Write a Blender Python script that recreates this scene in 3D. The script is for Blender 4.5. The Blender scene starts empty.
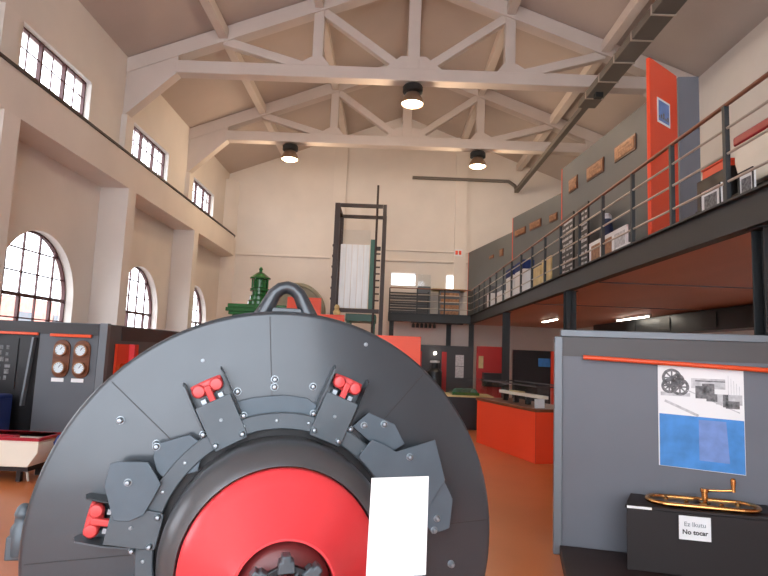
import bpy, bmesh, math, random
from mathutils import Vector, Matrix
random.seed(7)
PI = math.pi
COL = bpy.context.scene.collection
WM = {}          # object -> world matrix, so that parts can be written in room coordinates
I4 = Matrix.Identity(4)

# ------------------------------------------------------------------ materials
def mat(name, col, rough=0.5, metal=0.0, emit=0.0, noise=0.0, nscale=6.0, bump=0.0, coat=0.0, col2=None, stretch=(1, 1, 1)):
    m = bpy.data.materials.new(name); m.use_nodes = True
    nt = m.node_tree; b = nt.nodes['Principled BSDF']
    b.inputs['Base Color'].default_value = (*col, 1)
    b.inputs['Roughness'].default_value = rough
    b.inputs['Metallic'].default_value = metal
    if coat: b.inputs['Coat Weight'].default_value = coat; b.inputs['Coat Roughness'].default_value = 0.15
    if emit:
        b.inputs['Emission Color'].default_value = (*col, 1); b.inputs['Emission Strength'].default_value = emit
    if noise or bump:
        tc = nt.nodes.new('ShaderNodeTexCoord'); mp = nt.nodes.new('ShaderNodeMapping')
        mp.inputs['Scale'].default_value = stretch
        n = nt.nodes.new('ShaderNodeTexNoise')
        n.inputs['Scale'].default_value = nscale; n.inputs['Detail'].default_value = 5
        nt.links.new(tc.outputs['Object'], mp.inputs['Vector']); nt.links.new(mp.outputs['Vector'], n.inputs['Vector'])
        if noise:
            r = nt.nodes.new('ShaderNodeValToRGB')
            c2 = col2 or tuple(min(1, c * (1 + noise)) for c in col)
            c1 = tuple(c * (1 - noise) for c in col) if not col2 else col
            r.color_ramp.elements[0].position = 0.35; r.color_ramp.elements[1].position = 0.65
            r.color_ramp.elements[0].color = (*c1, 1); r.color_ramp.elements[1].color = (*c2, 1)
            nt.links.new(n.outputs['Fac'], r.inputs['Fac']); nt.links.new(r.outputs['Color'], b.inputs['Base Color'])
        if bump:
            bp = nt.nodes.new('ShaderNodeBump'); bp.inputs['Strength'].default_value = bump; bp.inputs['Distance'].default_value = 0.01
            nt.links.new(n.outputs['Fac'], bp.inputs['Height']); nt.links.new(bp.outputs['Normal'], b.inputs['Normal'])
    return m

def glass_mat(name, tint=(1, 1, 1), gloss=0.08, body=0.0):
    m = bpy.data.materials.new(name); m.use_nodes = True
    nt = m.node_tree; nt.nodes.clear()
    out = nt.nodes.new('ShaderNodeOutputMaterial'); mix = nt.nodes.new('ShaderNodeMixShader')
    t = nt.nodes.new('ShaderNodeBsdfTransparent'); g = nt.nodes.new('ShaderNodeBsdfGlossy')
    t.inputs['Color'].default_value = (*tint, 1); g.inputs['Roughness'].default_value = 0.03
    mix.inputs[0].default_value = gloss
    nt.links.new(t.outputs[0], mix.inputs[1]); nt.links.new(g.outputs[0], mix.inputs[2])
    last = mix
    if body:
        m2 = nt.nodes.new('ShaderNodeMixShader'); d = nt.nodes.new('ShaderNodeBsdfDiffuse')
        d.inputs['Color'].default_value = (.85, .92, .95, 1); m2.inputs[0].default_value = body
        nt.links.new(mix.outputs[0], m2.inputs[1]); nt.links.new(d.outputs[0], m2.inputs[2]); last = m2
    nt.links.new(last.outputs[0], out.inputs[0])
    return m

M = {
 'plaster': mat('cream plaster', (.79, .73, .67), .85, noise=.04, nscale=.7, bump=.06),
 'roof': mat('painted roof boards', (.53, .45, .40), .85, noise=.05, nscale=.5),
 'concrete': mat('painted truss concrete', (.68, .60, .54), .8, noise=.03, nscale=1.2),
 'ledge': mat('dark ledge flashing', (.035, .022, .018), .6),
 'floor': mat('orange epoxy floor', (.50, .15, .045), .32, noise=.06, nscale=1.2),
 'soffit': mat('brown varnished soffit', (.60, .34, .25), .5, noise=.08, nscale=1.0, stretch=(1, .2, 1)),
 'steel': mat('charcoal painted steel', (.017, .020, .022), .5),
 'rail': mat('bronze handrail', (.24, .10, .06), .38, metal=.3),
 'railgrey': mat('brushed rail tube', (.52, .46, .39), .4, metal=.3),
 'post': mat('rail post paint', (.022, .027, .03), .5),
 'frame': mat('maroon window frame', (.085, .022, .022), .5),
 'glass': glass_mat('window glass', (.97, .98, 1), .05),
 'case_glass': glass_mat('display glass', (.95, .97, .98), .045),
 'panel': mat('slate grey board', (.105, .118, .135), .5, noise=.03, nscale=2),
 'panel_light': mat('mid grey board', (.14, .15, .175), .5, noise=.03, nscale=2),
 'panel_header': mat('header board', (.075, .07, .07), .5),
 'panel_dark': mat('dark grey board', (.038, .037, .040), .5),
 'panel_edge': mat('board edge profile', (.16, .18, .20), .4, metal=.2),
 'panelup': mat('upper grey board', (.105, .115, .118), .5, noise=.05, nscale=1.5),
 'orange': mat('orange lacquer', (.84, .075, .018), .45),
 'redorange': mat('red orange counter', (.80, .055, .012), .4),
 'rod': mat('orange rod', (.78, .085, .018), .3),
 'machine': mat('blue grey machine enamel', (.046, .056, .066), .33, metal=.3, noise=.05, nscale=3, coat=.55),
 'machine2': mat('blue grey fitting enamel', (.085, .105, .12), .38, metal=.25, noise=.06, nscale=9),
 'bluegrey': mat('light blue grey enamel', (.085, .115, .14), .38, metal=.2, noise=.06, nscale=9),
 'drum': mat('dark glossy drum', (.10, .10, .105), .30, metal=.4),
 'gap': mat('dark iron', (.02, .02, .022), .5),
 'red': mat('signal red enamel', (.80, .05, .06), .33, coat=.3),
 'redins': mat('red insulator', (.66, .06, .06), .38, coat=.3),
 'darkred': mat('dark red enamel', (.16, .025, .025), .35),
 'bolt': mat('bare bolt steel', (.34, .38, .41), .3, metal=.7),
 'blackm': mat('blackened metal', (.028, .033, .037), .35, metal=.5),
 'green': mat('engine green', (.012, .14, .03), .25, coat=.4),
 'teal': mat('teal green paint', (.03, .13, .09), .45),
 'stone': mat('grey beige wheel', (.33, .30, .22), .7, noise=.08, nscale=4),
 'brownsteel': mat('dark brown steel', (.035, .02, .016), .5),
 'milk': mat('milky corrugated sheet', (.84, .90, .93), .35, noise=.05, nscale=4, stretch=(6, 1, .3)),
 'white': mat('white paper', (.86, .86, .86), .6),
 'whitec': mat('cream white lacquer', (.80, .74, .62), .4),
 'crimson': mat('crimson rim', (.40, .015, .03), .35),
 'blue': mat('deep blue cloth', (.008, .03, .15), .8),
 'navy': mat('navy enamel', (.015, .025, .07), .4),
 'wood': mat('brown varnished wood', (.15, .045, .015), .35, noise=.25, nscale=8, stretch=(1, 1, 5)),
 'copper': mat('copper plaque', (.34, .165, .08), .45, metal=.3, noise=.3, nscale=16),
 'brass': mat('polished brass', (.72, .36, .12), .22, metal=1.0),
 'dial': mat('dial face', (.72, .82, .86), .3),
 'cabinet': mat('dark brown cabinet', (.012, .007, .007), .6),
 'plinth': mat('dark maroon plinth', (.022, .010, .009), .6),
 'darkred2': mat('exhibit red board', (.42, .012, .008), .5),
 'black': mat('black board', (.008, .008, .010), .4),
 'duct': mat('dull metal duct', (.17, .15, .13), .55, metal=.2),
 'yellow': mat('yellow board', (.62, .48, .22), .5, noise=.15, nscale=5),
 'posterblue': mat('poster blue', (.05, .24, .60), .5, noise=.15, nscale=7),
 'posterlav': mat('poster lavender', (.16, .27, .58), .5, noise=.12, nscale=9),
 'ink': mat('printed grey', (.16, .16, .165), .6, noise=.5, nscale=30),
 'inklight': mat('printed light grey', (.55, .55, .56), .6, noise=.2, nscale=22),
 'text': mat('printed text', (.02, .02, .02), .6),
 'textgrey': mat('faded text', (.22, .24, .26), .6),
 'brick': mat('pink brick facade', (.55, .25, .20), .9, noise=.15, nscale=4),
 'asphalt': mat('street paving', (.35, .34, .33), .9),
 'lamp': mat('lamp glow', (1.0, .82, .60), .5, emit=9),
 'lampbody': mat('lamp reflector', (.32, .22, .15), .3, metal=.6),
 'bulb': mat('small bulb', (1, .9, .75), .5, emit=12),
 'strip': mat('strip light tube', (1, .9, .75), .5, emit=16),
}

# ------------------------------------------------------------------ mesh builder
class MB:
    def __init__(s): s.bm = bmesh.new()
    def _add(s, verts, faces, mtx=None, smooth=False):
        vs = [s.bm.verts.new((mtx @ Vector(v)) if mtx else Vector(v)) for v in verts]
        for f in faces:
            try:
                fc = s.bm.faces.new([vs[i] for i in f]); fc.smooth = smooth
            except ValueError: pass
        return s
    def box(s, x0, x1, y0, y1, z0, z1, mtx=None):
        v = [(x0,y0,z0),(x1,y0,z0),(x1,y1,z0),(x0,y1,z0),(x0,y0,z1),(x1,y0,z1),(x1,y1,z1),(x0,y1,z1)]
        return s._add(v, [(0,3,2,1),(4,5,6,7),(0,1,5,4),(1,2,6,5),(2,3,7,6),(3,0,4,7)], mtx)
    def bar(s, a, b, w, h, up=(0,0,1)):
        a = Vector(a); b = Vector(b); d = b - a; L = d.length; d.normalize()
        x = d.cross(Vector(up))
        if x.length < 1e-4: x = d.cross(Vector((1,0,0)))
        x.normalize(); z = x.cross(d)
        m = Matrix((x, d, z)).transposed().to_4x4(); m.translation = a
        return s.box(-w/2, w/2, 0, L, -h/2, h/2, m)
    def tube(s, pts, r, n=12, cap=True):
        pts = [Vector(p) for p in pts]; rr = r if isinstance(r, (list, tuple)) else [r]*len(pts)
        verts = []; faces = []; ref = None
        for i, p in enumerate(pts):
            if i == 0: t = pts[1]-pts[0]
            elif i == len(pts)-1: t = pts[-1]-pts[-2]
            else: t = (pts[i+1]-p).normalized() + (p-pts[i-1]).normalized()
            t.normalize()
            if ref is None: ref = Vector((0,0,1)) if abs(t.z) < .9 else Vector((1,0,0))
            a = t.cross(ref).normalized(); b = a.cross(t).normalized(); ref = b
            for k in range(n):
                th = 2*PI*k/n; verts.append(p + a*math.cos(th)*rr[i] + b*math.sin(th)*rr[i])
        for i in range(len(pts)-1):
            for k in range(n):
                faces.append((i*n+k, i*n+(k+1)%n, (i+1)*n+(k+1)%n, (i+1)*n+k))
        if cap: faces += [tuple(range(n-1,-1,-1)), tuple((len(pts)-1)*n+k for k in range(n))]
        return s._add(verts, faces, None, True)
    def lathe(s, prof, mtx=None, n=64, smooth=True, a0=0, a1=2*PI):
        # prof: list of (radius, height); axis = local z
        full = abs(a1-a0-2*PI) < 1e-6; verts = []; faces = []
        cols = n if full else n+1
        for (r, z) in prof:
            for k in range(cols):
                th = a0 + (a1-a0)*k/n; verts.append((r*math.cos(th), r*math.sin(th), z))
        for i in range(len(prof)-1):
            for k in range(n):
                k2 = (k+1) % cols
                faces.append((i*cols+k, i*cols+k2, (i+1)*cols+k2, (i+1)*cols+k))
        return s._add(verts, faces, mtx, smooth)
    def prism(s, poly, t0, t1, mtx=None):
        # poly in local xy, extruded t0..t1 along local z
        n = len(poly); v = [(p[0], p[1], t0) for p in poly] + [(p[0], p[1], t1) for p in poly]
        f = [tuple(range(n-1,-1,-1)), tuple(range(n, 2*n))] + [(i, (i+1)%n, n+(i+1)%n, n+i) for i in range(n)]
        return s._add(v, f, mtx)
    def _islands(s, name, material, parent, bevel, angle, seg, local):
        # every loose piece becomes a part of its own
        left = set(s.bm.verts); out = []
        while left:
            st = [left.pop()]; comp = set(st)
            while st:
                v = st.pop()
                for e in v.link_edges:
                    w_ = e.other_vert(v)
                    if w_ not in comp: comp.add(w_); left.discard(w_); st.append(w_)
            m = MB(); idx = {}
            for v in comp: idx[v] = m.bm.verts.new(v.co)
            fs = set(f for v in comp for f in v.link_faces)
            for f in fs: m.bm.faces.new([idx[v] for v in f.verts])
            out.append(m.build(name, material, parent, bevel=bevel, angle=angle, seg=seg, local=local))
        s.bm.free(); return out[0]
    def build(s, name, material, parent=None, base=None, bevel=0.0, angle=40, seg=2, local=False, each=False):
        """ONE mesh object. Vertices are in room coordinates (or the parent's, if local)."""
        bmesh.ops.remove_doubles(s.bm, verts=s.bm.verts, dist=1e-5)
        bmesh.ops.recalc_face_normals(s.bm, faces=s.bm.faces)
        if each:
            return s._islands(name, material, parent, bevel, angle, seg, local)
        me = bpy.data.meshes.new(name)
        if parent is not None:
            W = WM[parent]
            if not local: s.bm.transform(W.inverted())
        else:
            if base is None:
                xs = [v.co for v in s.bm.verts]
                base = ((min(v.x for v in xs)+max(v.x for v in xs))/2, (min(v.y for v in xs)+max(v.y for v in xs))/2, min(v.z for v in xs))
            W = Matrix.Translation(base); s.bm.transform(W.inverted())
        for e in s.bm.edges:
            if len(e.link_faces) == 2 and e.calc_face_angle(0) > math.radians(angle): e.smooth = False
        for f in s.bm.faces: f.smooth = True
        s.bm.to_mesh(me); s.bm.free()
        o = bpy.data.objects.new(name, me); COL.objects.link(o)
        me.materials.append(M[material])
        if parent is not None: o.parent = parent
        else: o.location = base
        WM[o] = W
        if bevel:
            b = o.modifiers.new('bevel', 'BEVEL'); b.width = bevel; b.segments = seg; b.limit_method = 'ANGLE'; b.angle_limit = math.radians(40)
        return o

def box(name, material, x0, x1, y0, y1, z0, z1, parent=None, bevel=0.0, local=False):
    return MB().box(x0, x1, y0, y1, z0, z1).build(name, material, parent, bevel=bevel, local=local)
def tag(o, label=None, cat=None, group=None, kind=None):
    if label: o['label'] = label
    if cat: o['category'] = cat
    if group: o['group'] = group
    if kind: o['kind'] = kind
    return o
def thing(name, label, cat, loc, rz=0.0, group=None):
    o = bpy.data.objects.new(name, None); COL.objects.link(o); o.empty_display_size = .1
    o.location = loc; o.rotation_euler = (0, 0, rz)
    WM[o] = Matrix.Translation(loc) @ Matrix.Rotation(rz, 4, 'Z')
    return tag(o, label, cat, group)
def struct(o): o['kind'] = 'structure'; return o
def kids(o): return [x for x in list(bpy.data.objects) if x.parent == o]
def dup(o, loc, rz=0.0, label=None, parent=None):
    c = o.copy(); COL.objects.link(c); c.parent = parent
    if parent is None:
        c.location = loc; c.rotation_euler = (0, 0, rz)
        WM[c] = Matrix.Translation(loc) @ Matrix.Rotation(rz, 4, 'Z')
        if label: c['label'] = label
    for ch in kids(o): dup(ch, None, 0, None, c)
    return c

def wall_with_holes(name, material, outer, holes, mtx, thick):
    cu = bpy.data.curves.new(name, 'CURVE'); cu.dimensions = '2D'; cu.fill_mode = 'BOTH'; cu.extrude = thick/2
    for poly in [outer]+holes:
        sp = cu.splines.new('POLY'); sp.points.add(len(poly)-1); sp.use_cyclic_u = True
        for p, q in zip(sp.points, poly): p.co = (q[0], q[1], 0, 1)
    t = bpy.data.objects.new('tmp', cu); COL.objects.link(t)
    dg = bpy.context.evaluated_depsgraph_get()
    me = bpy.data.meshes.new_from_object(t.evaluated_get(dg))
    bpy.data.objects.remove(t); me.transform(mtx)
    me.materials.clear(); me.materials.append(M[material])
    o = bpy.data.objects.new(name, me); COL.objects.link(o); WM[o] = I4.copy()
    return struct(o)

# ------------------------------------------------------------------ the hall
XL, XLF, XLO = -6.7, -6.05, -6.98      # wall face, pilaster face, outer face of left wall
XR = 7.45; XC = .40; YB = 23.0; Y0 = -5.0
BAYS = [1.85, 6.40, 10.95, 15.50, 20.05]   # window centres along the left wall
def zroof(x): return 11.38 - .385*abs(x-XC)

struct(box('floor', 'floor', -7.2, 7.95, Y0, 23.5, -.12, 0))
# left wall with arched and clerestory openings
ARW, ARH = 1.26, 2.40
def arch_poly(c, w, z0, zs, n=28):
    return [(c-w, z0)] + [(c-w*math.cos(PI*k/n), zs+w*math.sin(PI*k/n)) for k in range(n+1)] + [(c+w, z0)]
arches = [arch_poly(c, ARW, 1.15, ARH) for c in BAYS]
clers = [[(c-1.2, 6.15), (c+1.2, 6.15), (c+1.2, 7.24), (c-1.2, 7.24)] for c in [b-.05 for b in BAYS]]
mY = Matrix(((0,0,1,0),(1,0,0,0),(0,1,0,0),(0,0,0,1)))     # (y,z,t) -> (t,y,z)
wall_with_holes('wall_left', 'plaster', [(Y0,0),(YB+.5,0),(YB+.5,8.9),(Y0,8.9)], arches+clers,
                Matrix.Translation(((XL+XLO)/2,0,0)) @ mY, XL-XLO)
mB = Matrix(((1,0,0,0),(0,0,1,0),(0,1,0,0),(0,0,0,1)))
bw_holes = [[(.08,4.32),(1.08,4.32),(1.08,4.82),(.08,4.82)], [(2.30,4.25),(2.98,4.25),(2.98,4.82),(2.30,4.82)]]
wall_with_holes('wall_back', 'plaster', [(-7.2,0),(7.95,0),(7.95,zroof(7.95)),(XC,zroof(XC)),(-7.2,zroof(-7.2))], bw_holes,
                Matrix.Translation((0,YB+.2,0)) @ mB, .4)
wall_with_holes('wall_front', 'plaster', [(-7.2,0),(7.95,0),(7.95,zroof(7.95)),(XC,zroof(XC)),(-7.2,zroof(-7.2))],
                [[(-6.3,.2),(3.1,.2),(3.1,8.0),(-6.3,8.0)]], Matrix.Translation((0,Y0-.2,0)) @ mB, .4)  # opening added to let light in and shape the machine's reflections
struct(box('wall_right', 'plaster', XR, XR+.5, Y0, YB+.5, 0, 8.9))
# roof: two slopes
mb = MB()
for sx in (-1, 1):
    xe = -7.3 if sx < 0 else 8.1
    v = [(XC,Y0,zroof(XC)),(xe,Y0,zroof(xe)),(xe,YB+.5,zroof(xe)),(XC,YB+.5,zroof(XC))]
    v2 = [(a,b,c+.2) for a,b,c in v]
    mb._add(v+v2, [(0,1,2,3),(7,6,5,4),(0,4,5,1),(2,6,7,3),(1,5,6,2)])
struct(mb.build('ceiling', 'roof'))
# ledge beam along the left wall, rounded at the far end
pl = [(XL,Y0),(XLF,Y0),(XLF,21.9)] + [(XLF-.65*(1-math.cos(a*PI/16)), 21.9+.65*math.sin(a*PI/16)) for a in range(1,9)]
struct(MB().prism(pl, 5.12, 5.85).build('trim_1', 'plaster'))
plc = [(XL,Y0),(XLF+.03,Y0),(XLF+.03,21.9)] + [(XLF+.03-.68*(1-math.cos(a*PI/16)), 21.9+.68*math.sin(a*PI/16)) for a in range(1,9)]
struct(MB().prism(plc, 5.852, 5.90).build('trim_2', 'ledge'))
# pilasters below the ledge, small ones above it
PIL = [-.6+.35, 4.3, 8.55, 12.9, 17.48]
k = 3
for y in PIL:
    struct(box('trim_%d' % k, 'plaster', XL, XLF, y, y+.40, 0, 5.12)); k += 1
struct(MB().prism([(XL,22.55),(XL+.12,22.6),(XL+.3,22.75),(XL+.45,YB),(XL,YB)], 0, 8.3).build('trim_%d' % k, 'plaster')); k += 1
TY = [9.2, 13.75, 18.3]
for y in TY:
    struct(box('trim_%d' % k, 'plaster', XL, XL+.14, y-.2, y+.2, 5.9, 7.15)); k += 1
# back wall: two flat piers and two thin mouldings
for x0, x1 in ((-2.40,-1.88),(2.58,3.05)):
    struct(box('trim_%d' % k, 'plaster', x0, x1, YB-.14, YB, 3.1, zroof(x0)-.05)); k += 1
struct(box('trim_%d' % k, 'plaster', -6.2, XR, YB-.10, YB, 5.28, 5.36, bevel=.015)); k += 1
struct(box('trim_%d' % k, 'plaster', -.15, XR, YB-.09, YB, 5.70, 5.76, bevel=.015)); k += 1

# windows
def window_arch(i, c):
    w = struct(thing('window_%d' % i, None, None, (-6.9, c, 1.15)))
    x = -6.9
    m = MB()
    prof = arch_poly(c, ARW, 1.15, ARH, 28)
    pts = [(x, p[0], p[1]) for p in prof]
    for a, b in zip(pts, pts[1:]+pts[:1]): m.bar(a, b, .07, .07, up=(1,0,0))
    for j in range(1, 5):
        y = c-ARW+2*ARW*j/5
        top = ARH+math.sqrt(max(0, ARW**2-(y-c)**2))
        m.box(x-.02, x+.02, y-.013, y+.013, 1.15, top)
    z = 1.55; r = 0
    while z < ARH+ARW-.1:
        hw = ARW if z < ARH else math.sqrt(max(0, ARW**2-(z-ARH)**2))
        t = .035 if r == 2 else .012
        m.box(x-.02, x+.02, c-hw, c+hw, z-t, z+t); z += .43; r += 1
    m.box(x-.03, x+.03, c-.03-ARW/5, c+.03-ARW/5, 1.15, 2.41)
    m.box(x-.03, x+.03, c-.03+ARW/5*3, c+.03+ARW/5*3, 1.15, 2.41)
    m.build('window_frame', 'frame', w)
    m = MB(); m.prism(arch_poly(c, ARW-.02, 1.17, ARH, 28), -.004, .004, Matrix.Translation((x+.005-.04,0,0)) @ mY)
    m.build('pane', 'glass', w)
def window_cler(i, c):
    w = struct(thing('window_%d' % i, None, None, (-6.86, c, 6.15)))
    m = MB(); x = -6.86
    for a, b in (((c-1.2,6.15),(c+1.2,6.15)),((c+1.2,6.15),(c+1.2,7.24)),((c+1.2,7.24),(c-1.2,7.24)),((c-1.2,7.24),(c-1.2,6.15))):
        m.bar((x,a[0],a[1]), (x,b[0],b[1]), .07, .07, up=(1,0,0))
    for j in (1,2): m.box(x-.04, x+.04, c-1.2+.8*j-.028, c-1.2+.8*j+.028, 6.15, 7.24)
    for z in (6.5, 6.88): m.box(x-.015, x+.015, c-1.2, c+1.2, z-.006, z+.006)
    for j in range(6): m.box(x-.015, x+.015, c-1.2+.4*j-.005, c-1.2+.4*j+.005, 6.15, 7.24)
    m.build('window_frame', 'frame', w)
    box('pane', 'glass', x-.06, x-.052, c-1.18, c+1.18, 6.17, 7.22, w)
for i, c in enumerate(BAYS): window_arch(i+1, c)
for i, c in enumerate(BAYS): window_cler(i+6, c-.05)
w = struct(thing('window_13', None, None, (-1.6, Y0-.2, .2)))  # unseen window behind the camera, added to light the hall
m = MB()
for i in range(9): m.box(-6.3+i*1.175-.02, -6.3+i*1.175+.02, Y0-.22, Y0-.18, .2, 8.0)
for i in range(7): m.box(-6.3, 3.1, Y0-.22, Y0-.18, .2+i*1.3-.02, .2+i*1.3+.02)
m.build('window_frame', 'frame', w)
box('pane', 'glass', -6.28, 3.08, Y0-.24, Y0-.234, .22, 7.98, w)
for i, hl in enumerate(bw_holes):
    (x0,z0),(x1,_),(_,z1),_ = hl
    w = struct(thing('window_%d' % (11+i), None, None, ((x0+x1)/2, YB+.2, z0)))
    m = MB(); m.box(x0,x1,YB+.2,YB+.24,z0,z0+.03).box(x0,x1,YB+.2,YB+.24,z1-.03,z1).box(x0,x0+.03,YB+.2,YB+.24,z0,z1).box(x1-.03,x1,YB+.2,YB+.24,z0,z1)
    m.build('window_frame', 'white', w)
    box('pane', 'glass', x0+.02, x1-.02, YB+.25, YB+.256, z0+.02, z1-.02, w)

# ------------------------------------------------------------------ roof trusses
def truss(y, label):
    t = thing('roof_truss', label, 'truss', (XC, y, 7.1), 0, 'roof trusses')
    D = .17; cz = 8.46
    box('bottom_chord', 'concrete', XL+1.2, XR-1.2, y-D, y+D, 8.30, 8.62, t, bevel=.02)
    for sx in (-1, 1):
        xw = XL if sx < 0 else XR
        s = lambda u: XC + sx*u
        L = abs(xw-XC)
        zt = lambda u: zroof(XC)-.385*u
        MB().prism([(s(0),zt(0)-.42),(s(0),zt(0)-.02),(s(L),zt(L)-.02),(s(L),zt(L)-.40),(s(L-1.0),zt(L-1.0)-.40)], -D, D,
                   Matrix.Translation((0,y,0)) @ Matrix(((1,0,0,0),(0,0,1,0),(0,1,0,0),(0,0,0,1)))).build('top_chord', 'concrete', t)
        MB().prism([(s(L-1.25),8.30),(s(L),7.13),(s(L),zt(L)-.38),(s(L-1.25),zt(L-1.25)-.38)], -D+.02, D-.02,
                   Matrix.Translation((0,y,0)) @ Matrix(((1,0,0,0),(0,0,1,0),(0,1,0,0),(0,0,0,1)))).build('haunch', 'concrete', t)
        m = MB().bar((s(2.4),y,8.6), (s(2.4),y,zt(2.4)-.3), .26, .26, up=(1,0,0))
        m.build('web_post', 'concrete', t, bevel=.02)
        a, b = Vector((s(.15),y,8.55)), Vector((s(2.35),y,zt(2.35)-.35))
        m = MB().bar(a, b, .22, .22, up=(0,1,0)); m.build('diagonal_brace', 'concrete', t, bevel=.02)
        a, b = Vector((s(2.5),y,8.55)), Vector((s(4.75),y,zt(4.75)-.35))
        m = MB().bar(a, b, .22, .22, up=(0,1,0)); m.build('diagonal_brace', 'concrete', t, bevel=.02)
        # fillets at the node on the bottom chord
        MB().prism([(s(2.05),8.6),(s(2.95),8.6),(s(2.55),8.85),(s(2.25),8.85)], -.135, .135,
                   Matrix.Translation((0,y,0)) @ Matrix(((1,0,0,0),(0,0,1,0),(0,1,0,0),(0,0,0,1)))).build('gusset', 'concrete', t)
    box('king_post', 'concrete', XC-.15, XC+.15, y-.14, y+.14, 8.6, zroof(XC)-.3, t, bevel=.02)
    MB().prism([(XC-.75,8.6),(XC+.75,8.6),(XC+.3,8.95),(XC-.3,8.95)], -.135, .135,
                   Matrix.Translation((0,y,0)) @ Matrix(((1,0,0,0),(0,0,1,0),(0,1,0,0),(0,0,0,1)))).build('gusset', 'concrete', t)
truss(TY[1], 'nearer cream concrete roof truss spanning the hall, one lamp under its middle')
truss(TY[2], 'farther cream concrete roof truss spanning the hall close to the back wall, two lamps beneath')
for x, lab in ((XC-4.75, 'lowest roof purlin on the left slope, above the clerestory windows'),
               (XC-2.4, 'roof purlin on the left slope halfway up to the ridge'),
               (XC, 'ridge beam along the peak of the roof'),
               (XC+2.4, 'roof purlin on the right slope halfway up to the ridge'),
               (XC+4.75, 'lowest roof purlin on the right slope, above the long metal duct')):
    zz = zroof(x)
    m = MB().box(x-.11, x+.11, 5.0, YB, zz-.34, zz-.03-(.0 if x == XC else .045))
    tag(m.build('roof_purlin', 'concrete', bevel=.01), lab, 'beam', 'roof purlins')

# pendant lamps
def lamp_proto(x, y, ztop, label):
    t = thing('pendant_lamp', label, 'lamp', (x, y, 7.72), 0, 'pendant lamps under the trusses')
    mt = Matrix.Translation((x, y, 0))
    MB().tube([(x,y,8.22),(x,y,8.30)], .02).build('stem', 'steel', t)
    MB().lathe([(0,8.24),(.22,8.24),(.25,8.20),(.25,8.07),(.20,8.04),(0,8.04)], mt, 32).build('housing', 'steel', t)
    MB().lathe([(.16,8.05),(.20,7.98),(.26,7.88),(.275,7.80),(.27,7.76),(.255,7.80),(.19,7.97),(.15,8.03)], mt, 32).build('reflector', 'lampbody', t)
    MB().lathe([(0,7.72),(.13,7.725),(.22,7.75),(.255,7.79),(.18,7.82),(0,7.83)], mt, 32).build('glowing_lens', 'lamp', t)
    return t
LAMPS = [(.41, 13.75, 'pendant lamp under the nearer truss, nearest and highest in the photo'),
         (-3.40, 18.3, 'pendant lamp under the farther truss on its left half'),
         (2.75, 18.3, 'pendant lamp under the farther truss on its right half')]
p = lamp_proto(LAMPS[0][0], LAMPS[0][1], 8.3, LAMPS[0][2])
for x, y, lab in LAMPS[1:]: dup(p, (x, y, 7.72), 0, lab)
LAMP_W = 130
for x, y, lab in LAMPS:
    l = bpy.data.lights.new('lamp_light', 'POINT'); l.energy = LAMP_W; l.color = (1, .76, .52); l.shadow_soft_size = .2
    o = bpy.data.objects.new('lamp_light', l); COL.objects.link(o); o.location = (x, y, 7.55)

# long duct under the right slope, then a pipe along the back wall
t = thing('ceiling_duct', 'long grey metal duct running under the right roof slope, turning onto the back wall', 'duct', (4.95, 13, 8.1))
m = MB(); m.box(4.74, 5.18, 6.0, 14.4, 8.12, 8.30); m.build('wide_channel', 'duct', t, bevel=.01)
m = MB()
for i in range(9): m.box(4.725, 5.195, 6.6+i*.9, 6.64+i*.9, 8.10, 8.31)
m.build('joint_band', 'railgrey', t, each=True)
m = MB(); m.box(4.87, 5.03, 14.4, 22.5, 8.15, 8.29); m.build('narrow_channel', 'duct', t)
MB().tube([(4.95,22.45,8.25),(4.93,22.7,8.5),(4.7,22.85,8.72),(.80,22.88,8.74)], .07, 10).build('wall_pipe', 'duct', t)
m = MB(); m.box(4.86,5.04,13.45,13.62,8.0,8.12); m.build('bracket', 'steel', t)

# ------------------------------------------------------------------ mezzanine
t = thing('mezzanine_deck', 'raised gallery deck with charcoal edge beam along the right side and back of the hall', 'balcony', (5.2, 10, 2.8))
m = MB(); m.box(3.12, XR-.02, 1.0, YB-.15, 3.02, 3.10); m.box(.02, 3.12, 21.52, YB-.15, 3.02, 3.10); m.build('deck_floor', 'steel', t)
m = MB(); m.box(3.2, XR-.02, 1.0, YB-.15, 2.84, 3.02); m.box(.1, 3.2, 21.6, YB-.15, 2.84, 3.02); m.build('soffit', 'soffit', t)
def ibeam(m, axis, c, a0, a1):
    if axis == 'y':
        m.box(c, c+.012, a0, a1, 2.81, 3.09); m.box(c-.05, c+.08, a0, a1, 2.79, 2.81); m.box(c-.05, c+.08, a0, a1, 3.09, 3.11)
    else:
        m.box(a0, a1, c, c+.012, 2.81, 3.09); m.box(a0, a1, c-.05, c+.08, 2.79, 2.81); m.box(a0, a1, c-.05, c+.08, 3.09, 3.11)
m = MB(); ibeam(m, 'y', 3.10, 1.0, 21.5); m.build('edge_beam', 'steel', t)
m = MB(); ibeam(m, 'x', 21.50, .02, 3.12); m.build('edge_beam', 'steel', t)
for y in (9.0, 13.0):
    m = MB(); m.box(3.3, XR-.1, y-.012, y+.012, 2.825, 2.84); m.build('soffit_joint', 'panel_edge', t)
def column(x, y, lab, z1=2.79):
    t = thing('steel_column', lab, 'column', (x, y, 0), 0, 'steel columns under the gallery')
    m = MB(); w = .085
    m.box(x-w, x+w, y-w, y-w+.012, .012, z1-.012); m.box(x-w, x+w, y+w-.012, y+w, .012, z1-.012); m.box(x-.006, x+.006, y-w, y+w, .012, z1-.012)
    m.build('shaft', 'steel', t)
    box('base_plate', 'steel', x-.13, x+.13, y-.13, y+.13, 0, .012, t)
    box('cap_plate', 'steel', x-.11, x+.11, y-.11, y+.11, z1-.012, z1, t)
column(3.225, 4.875, 'charcoal steel column at the right edge of the photo behind the poster board')
column(3.15, 9.98, 'charcoal steel column rising behind the left end of the poster board')
column(3.15, 15.3, 'charcoal steel column behind the red counter, third from the front')
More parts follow.
